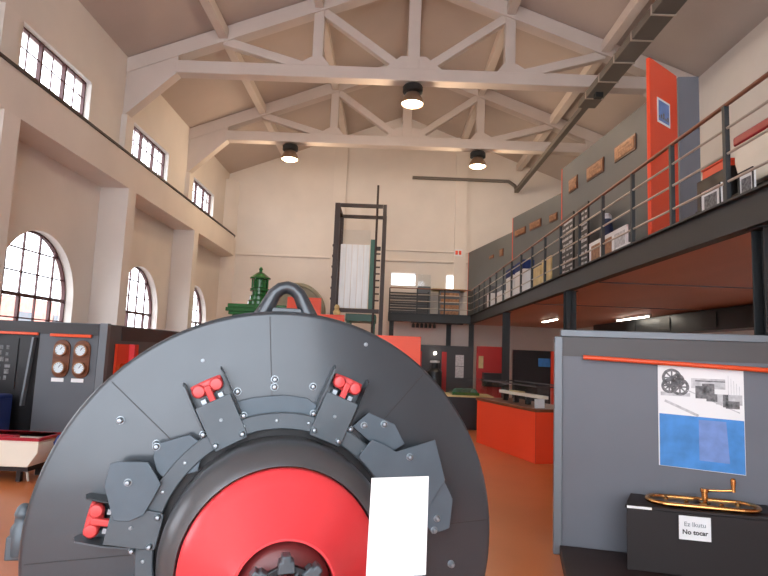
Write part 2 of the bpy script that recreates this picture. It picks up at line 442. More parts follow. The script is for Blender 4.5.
column(3.15, 21.60, 'charcoal steel column at the inner corner of the gallery')
column(.16, 21.62, 'charcoal steel column under the left end of the back gallery')
column(2.40, 22.5, 'dark steel column under the middle of the back gallery, near the back wall')

def railing(name, lab, p0, p1, n, start=0.0):
    p0 = Vector(p0); p1 = Vector(p1); d = (p1-p0).normalized()
    t = thing(name, lab, 'railing', tuple(p0))
    MB().tube([p0+Vector((0,0,.93)), p1+Vector((0,0,.93))], .021, 12).build('handrail', 'rail', t)
    for z in (.70, .455, .19):
        MB().tube([p0+Vector((0,0,z)), p1+Vector((0,0,z))], .013, 8).build('rail_bar', 'railgrey', t)
    L = (p1-p0).length
    for i in range(n):
        q = p0 + d*(start + i*1.03)
        if (q-p0).length > L: break
        m = MB(); m.bar(q+Vector((0,0,.0)), q+Vector((0,0,.92)), .045, .045, up=(0,1,0))
        m.build('post', 'post', t)
railing('railing', 'long gallery railing with bronze handrail and four-bar infill above the right edge beam', (3.10,2.1,3.11), (3.10,21.5,3.11), 19, .03)
railing('railing', 'short gallery railing along the back walkway under the small windows', (.05,21.50,3.11), (3.08,21.50,3.11), 4, .0)

# tall exhibition boards on the gallery
def board(name, mat_, a, b, z0, z1, th, lab, cat='board', group=None, edge=None, bev=.006):
    a = Vector((a[0],a[1],z0)); b = Vector((b[0],b[1],z0)); d = b-a; ang = math.atan2(d.y, d.x)
    t = thing(name, lab, cat, tuple(a), ang, group)
    L = d.length
    MB().box(0, L, 0, th, 0, z1-z0).build('face_board', mat_, t, local=True, bevel=bev)
    if edge:
        MB().box(-.03, -.001, -.004, th+.004, 0, z1-z0).build('edge_strip', edge, t, local=True)
    return t
ZT = 5.70
board('display_board', 'orange', (3.39,7.39), (4.00,7.88), 3.10, ZT, .05, 'tall narrow orange board standing on the gallery behind the railing')
board('display_board', 'panel_light', (4.03,7.90), (4.31,7.87), 3.10, ZT, .12, 'narrow grey board right beside the tall orange one on the gallery', group='grey boards on the gallery')
b1 = board('display_board', 'panelup', (3.96,8.67), (3.65,12.12), 3.102, ZT, -.06, 'largest grey gallery board carrying three copper plaques, next behind the orange board', group='grey boards on the gallery')
b2 = board('display_board', 'panelup', (4.19,13.85), (3.59,16.70), 3.10, ZT, -.06, 'middle grey gallery board with three smaller-looking plaques and an orange end strip', group='grey boards on the gallery')
b3 = board('display_board', 'panelup', (3.98,18.60), (3.14,22.70), 3.10, ZT, -.06, 'farthest grey gallery board reaching to the back wall', group='grey boards on the gallery')
for b in (b1, b2, b3):
    L = {b1:3.464, b2:2.912, b3:4.185}[b]
    # narrow orange end strip on the far edge
    MB().box(L+.001, L+.03, -.066, .004, 0, ZT-3.10).build('edge_strip', 'orange', b, local=True)
def plaque(bd, u, z, w, h, lab, m_='copper'):
    W = WM[bd]; rz = W.to_euler().z
    loc = W @ Vector((u, .012, z-3.10))
    t = thing('wall_plaque', lab, 'plaque', tuple(loc), rz, 'copper plaques on the gallery boards')
    MB().box(-w/2, w/2, -.010, .008, 0, h).build('backing_board', 'wood', t, local=True)
    MB().box(-w/2+.03, w/2-.03, .008, .022, .03, h-.03).build('relief_plate', m_, t, local=True, bevel=.006)
    m = MB()
    for i in range(3): m.box(-w/2+.08, w/2-.08, .022, .028, h*(.25+.2*i), h*(.25+.2*i)+h*.08)
    m.build('raised_lettering', 'copper', t, local=True)
plaque(b1, .74, 5.04, .70, .27, 'largest copper plaque, nearest to the orange board on the gallery')
plaque(b1, 1.86, 5.03, .70, .27, 'copper plaque in the middle of the largest grey gallery board')
plaque(b1, 2.86, 5.04, .42, .28, 'dark copper plaque near the far end of the largest grey gallery board')
plaque(b2, .46, 5.06, .40, .20, 'dark plaque on the near end of the middle grey gallery board')
plaque(b2, 1.45, 5.08, .66, .22, 'copper plaque in the middle of the middle grey gallery board')
plaque(b2, 2.40, 5.08, .70, .20, 'copper plaque on the far end of the middle grey gallery board')
plaque(b3, .85, 5.02, .30, .26, 'small plaque on the near half of the farthest grey gallery board')
plaque(b3, 1.75, 5.08, .40, .12, 'small plaque in the middle of the farthest grey gallery board')
# photo sheet on the orange board
a = Vector((3.39,7.39,0)); d = (Vector((4.00,7.88,0))-a).normalized(); rz = math.atan2(d.y, d.x)
loc = a + d*.37 - Vector((-d.y, d.x, 0))*.004 + Vector((0,0,4.85))
t = thing('photo_sheet', 'white sheet with a blue grey photo pinned on the tall orange board', 'picture', tuple(loc), rz)
MB().box(-.18,.18,-.003,.003,0,.35).build('sheet', 'white', t, local=True)
MB().box(-.15,.15,-.0045,-.003,.03,.32).build('printed_photo', 'posterlav', t, local=True)
m = MB()
for i in range(5): m.box(-.15+.06*i,-.11+.06*i,-.006,-.0045,.07,.10+.03*((i*7)%3))
m.build('printed_figures', 'ink', t, local=True)

# things behind the railing
def banner(x0, y0, y1, z0, z1, lab):
    t = thing('photo_banner', lab, 'banner', (x0, (y0+y1)/2, z0), 0, 'dark photo banners behind the railing')
    box('banner_sheet', 'black', x0, x0+.03, y0, y1, z0, z1, t)
    m = MB(); random.seed(int(y0*10))
    for j in range(11):
        for i in range(3):
            w = random.uniform(.12,.30)*(y1-y0); yy = y0+.05+i*(y1-y0-.1)/3
            zz = z0+.08+j*(z1-z0-.15)/11
            m.box(x0-.003, x0, yy, yy+w, zz, zz+random.uniform(.02,.06))
    m.build('printed_picture', 'inklight', t)
banner(3.45, 10.75, 11.50, 3.11, 4.42, 'dark printed banner behind the railing, farther of the two')
banner(3.45, 9.95, 10.55, 3.11, 4.40, 'dark printed banner behind the railing, nearer of the two')
def plate(name, mat_, x, y0, y1, z0, z1, lab, cat, th=.03, frame=None, fm='white', group=None):
    t = thing(name, lab, cat, (x, (y0+y1)/2, z0), 0, group)
    box('face', mat_, x, x+th, y0, y1, z0, z1, t, bevel=.003)
    if frame:
        m = MB(); f = frame
        m.box(x-.01,x,y0,y1,z0,z0+f).box(x-.01,x,y0,y1,z1-f,z1).box(x-.01,x,y0,y0+f,z0,z1).box(x-.01,x,y1-f,y1,z0,z1)
        m.build('frame_border', fm, t)
    m = MB().box(x+th, x+.25, y0+.05, y0+.08, z0, z0+.03).box(x+th, x+.25, y1-.08, y1-.05, z0, z0+.03)
    m.build('foot', 'steel', t, each=True)
    return t
plate('leaning_board', 'yellow', 3.42, 12.12, 12.85, 3.11, 3.80, 'pale yellow board behind the gallery railing, right one of the pair', 'board', group='pale yellow boards behind the railing')
plate('leaning_board', 'yellow', 3.42, 12.95, 13.75, 3.11, 3.72, 'pale yellow board behind the gallery railing, left one of the pair', 'board', group='pale yellow boards behind the railing')
def model_case(y0, y1, z1, lab, top='blue'):
    t = thing('model_case', lab, 'display case', (3.39, (y0+y1)/2, 3.11), 0, 'small white cases behind the railing')
    box('case_body', 'white', 3.26, 3.52, y0, y1, 3.11, z1-.22, t, bevel=.01)
    box('case_lid', top, 3.25, 3.53, y0-.02, y1+.02, z1-.22, z1, t, bevel=.01)
model_case(13.95, 14.85, 4.0, 'white case with blue top, first beyond the yellow boards')
model_case(15.05, 15.95, 4.0, 'white case with blue top, second beyond the yellow boards')
model_case(16.6, 17.3, 3.75, 'white case with grey top near the far end of the railing', 'panel')
model_case(18.3, 19.0, 3.85, 'white case with grey top at the very end of the railing', 'panel')
t = thing('picture_tray', 'white framed tray with two brown pictures lying open behind the railing', 'picture', (3.4, 9.0, 3.11))
box('tray_board', 'white', 3.42, 3.45, 8.25, 9.80, 3.13, 3.60, t, bevel=.004)
for i in range(3):
    box('picture', 'copper' if i < 2 else 'inklight', 3.413, 3.42, 9.30-.5*i, 9.68-.5*i, 3.20, 3.53, t)
box('tray_foot', 'white', 3.45, 3.48, 8.3, 9.75, 3.11, 3.13, t)
t = thing('bottle_exhibit', 'navy tapered vessel with pale top behind the white picture tray', 'vessel', (3.66, 9.62, 3.11))
MB().lathe([(0,3.11),(.155,3.11),(.155,3.5),(.13,3.75),(.10,3.92),(.09,4.0),(0,4.0)], Matrix.Translation((3.66,9.62,0)) @ Matrix.Diagonal((.85,.85,1,1)), 32).build('body', 'navy', t)
MB().lathe([(0,4.001),(.085,4.001),(.085,4.06),(.05,4.1),(0,4.1)], Matrix.Translation((3.66,9.62,0)) @ Matrix.Diagonal((.85,.85,1,1)), 24).build('pale_cap', 'inklight', t)
t = thing('paper_stack', 'low stack of white papers on a dark tray beside the orange board', 'papers', (3.4, 7.7, 3.11))
box('dark_tray', 'black', 3.2, 3.37, 7.6, 8.2, 3.11, 3.16, t); box('papers', 'white', 3.22, 3.35, 7.7, 8.15, 3.161, 3.22, t)
# table with tapered red-lidded case and framed photos, near end of the gallery
t = thing('dark_table', 'long low dark table on the gallery behind the railing at the right edge', 'table', (3.7, 5.4, 3.11))
box('tabletop', 'cabinet', 3.62, 4.4, 4.2, 6.75, 3.36, 3.415, t, bevel=.004)
box('side_panel', 'panel_dark', 3.66, 4.35, 4.25, 6.7, 3.11, 3.36, t)
box('raised_box', 'black', 3.63, 4.2, 6.05, 6.72, 3.416, 3.76, t)
def framed(y0, y1, z0, z1, lab):
    t = thing('framed_photo', lab, 'picture', (3.42, (y0+y1)/2, z0), 0, 'framed photos leaning on the dark table')
    box('mount', 'white', 3.40, 3.42, y0, y1, z0, z1, t)
    box('photo', 'ink', 3.394, 3.40, y0+(y1-y0)*.2, y1-(y1-y0)*.2, z0+(z1-z0)*.2, z1-(z1-z0)*.2, t)
    m = MB(); f = .012
    m.box(3.388,3.40,y0,y1,z0,z0+f).box(3.388,3.40,y0,y1,z1-f,z1).box(3.388,3.40,y0,y0+f,z0,z1).box(3.388,3.40,y1-f,y1,z0,z1)
    m.build('thin_frame', 'black', t)
    m = MB().box(3.42, 3.55, y0+.04, y0+.06, z0, z0+.02); m.build('stand', 'steel', t)
framed(5.84, 6.22, 3.115, 3.50, 'white mounted photo of machinery leaning at the dark table, left of the pair')
framed(5.30, 5.53, 3.115, 3.49, 'small white mounted photo leaning at the dark table, right of the pair')
framed(4.75, 5.02, 3.115, 3.42, 'white mounted photo at the dark table cut by the right edge of the photo')
def hull_case(name, lab, mtx, L, W_, H, open_=False):
    # tapered white case with red lid: local x = length, y = width, z = height
    t = thing(name, lab, 'display case', tuple(mtx.translation), mtx.to_euler().z)
    WM[t] = Matrix.Translation(mtx.translation) @ Matrix.Rotation(mtx.to_euler().z, 4, 'Z')
    prof = [(-L/2,H*.50),(-L/2+.0,H*.82),(L/2,H*.82),(L/2,H*.50),(L/2-.10,0),(-L/2+.10,0)]
    MB().prism(prof, -W_/2, W_/2, Matrix(((1,0,0,0),(0,0,1,0),(0,1,0,0),(0,0,0,1)))).build('tapered_body', 'whitec', t, local=True, bevel=.008)
    if open_:
        m = MB(); e = .03
        m.box(-L/2-.01,L/2+.01,-W_/2-.01,-W_/2+e,H*.90,H).box(-L/2-.01,L/2+.01,W_/2-e,W_/2+.01,H*.90,H).box(-L/2-.01,-L/2+e,-W_/2+e,W_/2-e,H*.90,H).box(L/2-e,L/2+.01,-W_/2+e,W_/2-e,H*.90,H)
        m.build('red_rim', 'crimson', t, local=True)
        m = MB(); m.box(-L/2,L/2,-W_/2,-W_/2+.02,H*.82,H*.899).box(-L/2,L/2,W_/2-.02,W_/2,H*.82,H*.899).box(L/2-.02,L/2,-W_/2+.02,W_/2-.02,H*.82,H*.899)
        m.build('upper_wall', 'whitec', t, local=True)
        MB().box(-.45,.35,-.05,.05,H*.83,H*.95).build('red_bench', 'crimson', t, local=True)
    else:
        MB().box(-L/2-.01, L/2+.01, -W_/2-.01, W_/2+.01, H*.822, H).build('red_lid', 'crimson', t, local=True, bevel=.02)
    return t
hull_case('tapered_case', 'large cream case with tapered bottom and crimson lid on the gallery table', Matrix.Translation((3.80, 5.20, 3.418)) @ Matrix.Rotation(PI/2,4,'Z'), 1.28, .50, .56)
t = thing('orange_box', 'small orange box on the dark gallery table beside the grey board', 'box', (3.78, 6.38, 3.765))
box('box_body', 'orange', 3.64, 3.95, 6.18, 6.62, 3.762, 3.86, t, bevel=.006)
box('box_lid', 'redorange', 3.63, 3.96, 6.17, 6.63, 3.861, 3.89, t, bevel=.006)

# back gallery: slatted dark screen, shelf, warm wood cupboard, sign
t = thing('slatted_screen', 'dark horizontally slatted screen standing behind the back gallery railing', 'screen', (.75, 21.75, 3.11))
m = MB()
for i in range(8): m.box(.08, 1.48, 21.7, 21.73, 3.13+i*.098, 3.215+i*.098)
m.build('slats', 'panel_dark', t)
m = MB().box(.04,.079,21.69,21.75,3.11,3.98).box(1.481,1.54,21.69,21.75,3.11,3.95); m.build('side_frame', 'steel', t, each=True)
t = thing('wooden_cupboard', 'low cupboard with orange brown drawers under the bright small window', 'cupboard', (2.4, 22.5, 3.11))
box('carcass', 'panel', 2.0, 2.78, 22.3, 22.85, 3.11, 4.10, t)
for i in range(4): box('drawer', 'copper', 2.04, 2.74, 22.28, 22.299, 3.16+i*.235, 3.30+i*.235, t)
box('worktop', 'yellow', 1.7, 3.0, 22.2, 22.85, 4.101, 4.16, t)
t = thing('exit_sign', 'small white sign with a red pictogram on the pier of the back wall', 'sign', (2.74, 22.83, 5.58))
box('sign_plate', 'white', 2.58, 2.90, 22.835, 22.855, 5.56, 5.84, t)
m = MB().box(2.62,2.72,22.828,22.834,5.62,5.78).box(2.76,2.86,22.828,22.834,5.62,5.78); m.build('pictogram', 'redorange', t)
t = thing('glass_cabinet', 'pale glass cabinet against the back wall between the two small windows', 'cabinet', (1.6, 22.6, 3.11))
box('cabinet_body', 'panel', 1.15, 1.65, 22.5, 22.85, 3.11, 4.25, t)
box('cabinet_glass', 'case_glass', 1.15, 1.65, 22.5, 22.85, 4.252, 4.72, t)

# ------------------------------------------------------------------ tower exhibit at the far left centre
t = thing('glass_tower', 'tall dark steel frame tower holding milky white vertical sheets', 'tower', (-.9, 17.7, 0))
TX0, TX1, TY0, TY1 = -1.62, -.20, 17.0, 18.45
for x in (TX0, TX1):
    for y in (TY0, TY1):
        w = .075 if x == TX0 else .055
        m = MB().box(x-w, x+w, y-w, y+w, 0, 6.02); m.build('corner_post', 'brownsteel', t)
for y in (TY0, TY1): box('top_bar', 'brownsteel', TX0+.08, TX1-.06, y-.05, y+.05, 5.92, 6.02, t)
for x in (TX0, TX1): box('top_bar', 'brownsteel', x-.05, x+.05, TY0+.08, TY1-.08, 5.92, 6.02, t)
box('bottom_bar', 'brownsteel', TX0+.08, TX1-.06, TY0-.05, TY0+.05, 2.74, 2.86, t)
W5 = .88/5
for i in range(5):
    x = -1.49 + i*W5
    m = MB(); m.box(x+.006, x+W5-.006, TY0+.10, TY0+.13, 2.88, 4.80)
    m.build('milky_sheet', 'milk', t, bevel=.004)
box('upper_glass', 'case_glass', -1.49, -.61, TY0+.11, TY0+.12, 4.81, 5.25, t)
box('side_channel', 'teal', -.585, -.42, TY0, TY0+.12, 2.87, 4.95, t)
m = MB().box(-.40,-.28,TY0-.02,TY0+.03,4.62,4.72); 
for i in range(9): m.box(-.40,-.28,TY0-.02,TY0+.03,3.1+i*.2,3.14+i*.2)
m.build('ladder_rung', 'brownsteel', t, each=True)
MB().tube([(-.43,TY0,0.0),(-.43,TY0,6.62)], .035, 10).build('tall_rod', 'brownsteel', t)
box('green_base', 'teal', -1.25, -.35, TY0+.15, TY1-.1, 2.50, 2.72, t, bevel=.01)
m = MB().box(-1.22,-1.12,TY0+.15,TY0+.25,0,2.5).box(-.48,-.38,TY0+.15,TY0+.25,0,2.5).box(-1.22,-1.12,TY1-.3,TY1-.2,0,2.5).box(-.48,-.38,TY1-.3,TY1-.2,0,2.5)
m.build('green_leg', 'teal', t, each=True)
for i in range(6):
    m = MB(); z = 3.1+i*.32
    m.box(TX0-.10, TX0-.076, TY0-.05, TY0+.05, z, z+.06); m.build('side_bracket', 'brownsteel', t)

# ------------------------------------------------------------------ green engine, wheel and orange boards behind the disc
t = thing('green_engine', 'tall green engine with a lantern shaped turret rising behind the round machine', 'machine', (-4.1, 18.2, 0))
box('engine_body', 'green', -4.85, -3.3, 17.95, 18.8, 0, 2.60, t, bevel=.02)
m = MB().box(-4.95,-3.2,17.88,18.9,2.60,2.70).box(-5.03,-3.12,17.82,18.95,2.70,2.82).box(-4.98,-3.17,17.86,18.9,2.82,2.94); m.build('cornice', 'green', t, bevel=.015)
mt = Matrix.Translation((-4.10,18.25,0))
MB().lathe([(0,2.95),(.36,2.95),(.36,3.05),(.30,3.10),(.30,3.22),(.24,3.27),(.24,3.36),(.31,3.38),(.31,3.46),(.22,3.50),(.22,3.74),(.26,3.76),(0,3.76)], mt, 12).build('turret', 'green', t)
MB().lathe([(0,3.77),(.32,3.77),(.33,3.81),(.24,3.88),(.12,3.97),(.05,4.0),(.05,4.06),(.07,4.09),(.04,4.15),(0,4.18)], mt, 24).build('turret_roof', 'green', t)
m = MB()
for i in range(6):
    a = i*PI/3; m.tube([(-4.10+.245*math.cos(a),18.25+.245*math.sin(a),3.49),(-4.10+.245*math.cos(a),18.25+.245*math.sin(a),3.76)], .025, 8)
m.build('turret_pillar', 'green', t, each=True)
t = thing('stone_wheel', 'large pale grey beige wheel standing upright behind the lifting eye', 'wheel', (-3.0, 19.3, 0))
mt = Matrix.Translation((-3.05,19.3,2.86)) @ Matrix.Rotation(PI/2,4,'X')
MB().lathe([(0,.08),(.82,.08),(.86,.14),(.93,.14),(.96,.10),(.96,-.14),(.93,-.18),(0,-.18)], mt, 72).build('wheel_disc', 'stone', t)
MB().lathe([(0,.24),(.14,.24),(.16,.20),(.16,.081)], mt, 32).build('hub', 'stone', t)
m = MB().box(-3.5,-3.3,19.2,19.5,0,2.25).box(-2.6,-2.4,19.2,19.5,0,2.25); m.box(-3.5,-2.4,19.2,19.5,1.82,1.89); m.build('cradle', 'steel', t)
t = thing('display_board', 'orange board seen through and right of the lifting eye', 'board', (-2.6, 17.4, 0), 0, 'orange boards beyond the round machine')
box('face_board', 'orange', -3.05, -2.02, 17.4, 17.45, .1, 3.17, t, bevel=.004); box('foot', 'steel', -3.0, -2.1, 17.2, 17.65, 0, .1, t)
t = thing('display_board', 'low orange board just left under the milky glass tower', 'board', (-1.6, 16.4, 0), 0, 'orange boards beyond the round machine')
box('face_board', 'orange', -2.0, -1.22, 16.4, 16.45, .1, 2.62, t, bevel=.004); box('foot', 'steel', -1.9, -1.3, 16.2, 16.65, 0, .1, t)
t = thing('small_figure', 'small yellowish rounded ornament on top of the low orange board', 'ornament', (-1.45, 16.42, 2.62))
MB().lathe([(0,2.622),(.09,2.622),(.11,2.70),(.06,2.78),(.08,2.84),(.05,2.90),(0,2.92)], Matrix.Translation((-1.45,16.42,0)), 20).build('body', 'yellow', t)
t = thing('display_board', 'orange board peeking over the right shoulder of the round machine', 'board', (.1, 9.0, 0), 0, 'orange boards beyond the round machine')
box('face_board', 'orange', -.35, .535, 9.0, 9.05, .04, 1.87, t, bevel=.004); box('foot', 'steel', -.3, .5, 8.8, 9.25, 0, .04, t)

# ------------------------------------------------------------------ exhibition area under the gallery
t = thing('exhibit_partition', 'dark partition wall with poster and lamp at the back under the gallery', 'partition', (2.0, 18.2, 0))
box('partition_board', 'panel_dark', .75, 2.74, 18.2, 18.3, 0, 1.90, t)
box('recess_frame', 'darkred2', .92, 1.12, 18.17, 18.199, .1, 1.70, t); box('recess_frame', 'darkred2', 1.75, 1.9, 18.17, 18.199, .1, 1.70, t)
t = thing('poster_strip', 'narrow pale blue poster in two halves on the dark partition', 'poster', (2.30, 18.18, .92))
for i in range(2): box('sheet', 'inklight', 2.18, 2.44, 18.185, 18.197, .92+.36*i, 1.265+.36*i, t)
t = thing('small_lamp', 'tiny glowing lamp above a dark exhibit on the partition', 'lamp', (1.52, 18.1, 1.6))
MB().tube([(1.52,18.19,1.75),(1.52,18.05,1.75),(1.52,18.02,1.69)], .012, 8).build('lamp_arm', 'steel', t)
MB().lathe([(0,1.60),(.035,1.62),(.045,1.65),(.03,1.69),(0,1.70)], Matrix.Translation((1.52,18.02,0)), 16).build('lamp_bulb', 'bulb', t)
t = thing('pump_exhibit', 'dark pump like exhibit with pale cap under the tiny lamp', 'machine', (1.5, 17.8, 0))
MB().lathe([(0,.0),(.32,0),(.32,.5),(.22,.6),(.22,1.1),(.12,1.2),(.12,1.36),(0,1.36)], Matrix.Translation((1.5,17.75,0)), 24).build('body', 'blackm', t)
MB().lathe([(0,1.361),(.15,1.361),(.15,1.42),(0,1.43)], Matrix.Translation((1.5,17.75,0)), 24).build('pale_cap', 'inklight', t)
t = thing('red_exhibit_board', 'deep red board under the gallery between two columns', 'board', (3.2, 17.8, 0))
box('red_board', 'darkred2', 2.78, 3.75, 17.8, 17.88, 0, 1.92, t); box('dark_shelf', 'black', 2.95, 3.7, 17.45, 17.79, .72, 1.12, t)
box('label_card', 'yellow', 2.84, 2.98, 17.78, 17.799, 1.25, 1.62, t)
t = thing('black_exhibit_board', 'black board with blue strip under the gallery beside the poster board', 'board', (4.6, 17.0, 0))
box('black_face', 'black', 3.72, 5.6, 17.0, 17.1, 0, 1.84, t); box('blue_strip', 'posterblue', 4.45, 5.0, 16.97, 16.999, 1.38, 1.62, t); box('red_edge', 'redorange', 4.80, 4.90, 16.90, 16.965, 0, 1.84, t)
# small glass case with green model
t = thing('model_table', 'dark table with yellow rim carrying the green model under the gallery', 'table', (1.75, 13.2, 0))
box('table_body', 'black', 1.15, 2.35, 12.9, 13.7, 0, .70, t); box('yellow_rim', 'yellow', 1.10, 2.40, 12.86, 13.75, .70, .735, t)
t = thing('terrain_model', 'low green landscape model on the dark table', 'model', (1.75, 13.2, .74))
m = MB(); random.seed(3)
m.box(1.5,2.1,12.95,13.65,.736,.80); m.build('base', 'green', t)
m = MB()
for i in range(9): m.lathe([(.09,0),(.05,.06),(0,.08)], Matrix.Translation((1.60+.05*i,13.1+.05*(i%4),.801)), 10)
m.build('hill', 'teal', t, each=True)
t = thing('glass_case', 'glass cover over the green landscape model', 'display case', (1.75, 13.3, .74))
MB()._add([(1.13,12.88,.737),(2.37,12.88,.737),(2.37,13.73,.737),(1.13,13.73,.737),(1.13,12.88,1.10),(2.37,12.88,1.10),(2.37,13.73,1.10),(1.13,13.73,1.10)],
          [(4,5,6,7),(0,1,5,4),(1,2,6,5),(2,3,7,6),(3,0,4,7)]).build('glass_cover', 'case_glass', t)

# red counter
RA = math.atan2(-2.03, .59)      # along its long side
t = thing('red_counter', 'orange red display counter with brown top standing left of the grey poster board', 'counter', (1.76, 11.11, 0), RA)
Lc = 2.11; Wc = .80
MB().box(0, Lc, 0, Wc, 0, .78).build('counter_body', 'redorange', t, local=True, bevel=.006)
MB().box(-.02, Lc+.02, -.02, Wc+.02, .781, .83).build('brown_top', 'wood', t, local=True, bevel=.006)
m = MB(); m.box(Lc-.006, Lc+.001, .0, .004, .02, .78); m.build('corner_joint', 'darkred2', t, local=True)
W = WM[t]
def lc(x, y, z): return tuple(W @ Vector((x,y,z)))
g = thing('glass_case', 'long glass cover on the red counter protecting the white model', 'display case', lc(Lc/2, Wc/2, .831), RA)
v = [(-Lc/2+.04,-Wc/2+.04),(Lc/2-.04,-Wc/2+.04),(Lc/2-.04,Wc/2-.04),(-Lc/2+.04,Wc/2-.04)]
MB()._add([(a,b,.002) for a,b in v]+[(a,b,.33) for a,b in v], [(4,5,6,7),(0,1,5,4),(1,2,6,5),(2,3,7,6),(3,0,4,7)]).build('glass_cover', 'case_glass', g, local=True)
m = MB()
for i in range(4):
    a, b = v[i], v[(i+1)%4]
    m.bar((a[0],a[1],.335), (b[0],b[1],.335), .022, .022)
m.build('case_rim', 'panel_dark', g, local=True)
g = thing('bridge_model', 'long white and yellow bridge model inside the glass case on the red counter', 'model', lc(1.15, .30, .832), RA)
MB().box(-.75,.75,-.05,.05,.13,.18).build('deck_strip', 'whitec', g, local=True)
MB().box(-.35,.0,-.056,.056,.181,.20).build('yellow_span', 'yellow', g, local=True)
m = MB()
for x in (-.6,-.2,.2,.6): m.box(x-.03,x+.03,-.04,.04,.001,.129)
m.build('pier_block', 'steel', g, local=True, each=True)
g = thing('label_card', 'small white card at the near end of the red counter top', 'card', lc(Lc-.16, .16, .831), RA-PI/2+.2+PI)
MB().box(-.10,.10,-.004,.004,.0,.14).build('card', 'white', g, local=True)

# clutter under the gallery: duct, strip lights
t = thing('ventilation_duct', 'dark ventilation unit hanging below the gallery along the right wall', 'duct', (7.2, 15, 2.3))
box('duct_body', 'blackm', 6.95, 7.44, 10.5, 19.5, 2.36, 2.80, t)
m = MB()
for y in (12.2, 14.2, 16.2):
    m.box(6.93,6.949,y,y+.55,2.42,2.74)
m.build('grille', 'steel', t, each=True)
def strip(x, y0, y1, lab):
    t = thing('strip_light', lab, 'light', (x, (y0+y1)/2, 2.76), 0, 'strip lights under the gallery')
    box('housing', 'white', x-.06, x+.06, y0, y1, 2.79, 2.839, t); box('tube', 'strip', x-.03, x+.03, y0+.05, y1-.05, 2.765, 2.789, t)
strip(6.6, 14.6, 16.6, 'thin glowing strip light under the gallery toward the right wall')
strip(5.0, 17.0, 18.6, 'short strip light deep under the gallery')
t = thing('track_light', 'black track with small spotlights under the back gallery', 'light', (1.7, 22.1, 2.6))
box('track', 'black', .9, 2.9, 22.08, 22.12, 2.78, 2.84, t)
for i in range(6):
    MB().lathe([(0,2.60),(.06,2.61),(.06,2.74),(.02,2.779),(0,2.779)], Matrix.Translation((1.0+i*.16,22.1,0)), 14).build('spotlight', 'black', t)

# ------------------------------------------------------------------ left exhibition boards
t = thing('exhibit_wall', 'dark grey exhibition board facing the camera at the left, carrying the round gauges', 'partition', (-5.1, 8.6, 0))
box('main_board', 'panel', -5.16, -4.28, 8.6, 8.68, 0, 1.86, t, bevel=.004)
box('dark_header', 'panel_dark', -6.02, -4.29, 8.585, 8.599, 1.68, 1.85, t)
box('poster_recess', 'black', -6.02, -5.165, 8.62, 8.70, 0, 1.86, t)
MB().bar((-5.22,8.57,1.62), (-5.30,8.57,.62), .075, .03).build('aluminium_upright', 'panel_edge', t)
box('hanging_rail', 'rod', -4.98, -4.36, 8.54, 8.575, 1.645, 1.69, t, bevel=.008)
box('hanging_rail', 'rod', -6.02, -5.16, 8.54, 8.575, 1.655, 1.695, t, bevel=.008)
t = thing('photo_board', 'dark photo board with grey pictures at the left edge of the photo', 'picture', (-5.8, 8.6, .9))
box('board', 'black', -6.0, -5.47, 8.605, 8.618, .85, 1.60, t)
m = MB()
random.seed(5)
for i in range(4):
    for j in range(6): m.box(-5.97+i*.11, -5.97+i*.11+random.uniform(.03,.09), 8.600, 8.604, .98+j*.09, 1.02+j*.09+random.uniform(0,.03))
m.build('printed_picture', 'ink', t)
t = thing('side_exhibit_wall', 'dark grey exhibition wall running toward the back beneath the arched windows', 'partition', (-4.3, 14, 0))
box('end_post', 'panel_edge', -4.275, -4.16, 8.60, 8.70, 0, 1.87, t)
box('main_board', 'panel', -4.27, -4.20, 8.71, 17.0, 0, 1.86, t, bevel=.004)
m = MB().box(-4.199,-4.19,9.15,16.9,1.62,1.84); m.build('dark_header', 'panel_dark', t)
t = thing('red_case', 'bright red box shaped exhibit hanging on the side exhibition wall', 'exhibit', (-4.1, 9.3, .75))
box('case_back', 'redorange', -4.188, -4.15, 8.95, 9.72, .75, 1.57, t); box('case_side', 'red', -4.148, -4.06, 9.36, 9.43, .75, 1.57, t)
MB().lathe([(0,0),(.07,0),(.07,.06),(0,.07)], Matrix.Translation((-4.148,9.14,1.20)) @ Matrix.Rotation(PI/2,4,'Y'), 16).build('knob', 'brass', t)
box('shelf', 'darkred2', -4.148, -4.06, 8.95, 9.35, 1.0, 1.04, t)
def gauges(x, lab):
    t = thing('gauge_board', lab, 'gauge', (x, 8.58, 1.03), 0, 'varnished boards with two round gauges')
    n = 14; w = .125; z0, z1 = 1.11, 1.54
    poly = [(x+w*math.cos(PI+PI*k/n), z0+.06+w*math.sin(PI+PI*k/n)) for k in range(n+1)] + [(x+w*math.cos(PI*k/n), z1-.06+w*math.sin(PI*k/n)) for k in range(n+1)]
    MB().prism(poly, 8.575, 8.599, Matrix(((1,0,0,0),(0,0,1,0),(0,1,0,0),(0,0,0,1)))).build('backing_board', 'wood', t, bevel=.005)
    for z in (1.195, 1.455):
        mt = Matrix.Translation((x, 8.574, z)) @ Matrix.Rotation(PI/2,4,'X')
        b = MB().lathe([(.0,0),(.092,0),(.092,.05),(.078,.055),(.076,.035)], mt, 36).build('bezel', 'copper', t)
        f = MB().lathe([(0,.040),(.0765,.040)], mt, 36).build('dial_face', 'dial', b)
        m = MB().bar((x,8.530,z), (x+.03,8.530,z+.045), .008, .002, up=(0,1,0))
        for k in range(10):
            a = -PI/4+k*PI*1.5/9; m.bar((x+.058*math.cos(a),8.5315,z+.058*math.sin(a)), (x+.07*math.cos(a),8.5315,z+.07*math.sin(a)), .005, .002, up=(0,1,0))
        m.build('dial_marking', 'navy', b)
gauges(-4.80, 'brown board with two round white gauges, left of the pair')
gauges(-4.50, 'brown board with two round white gauges, right of the pair')
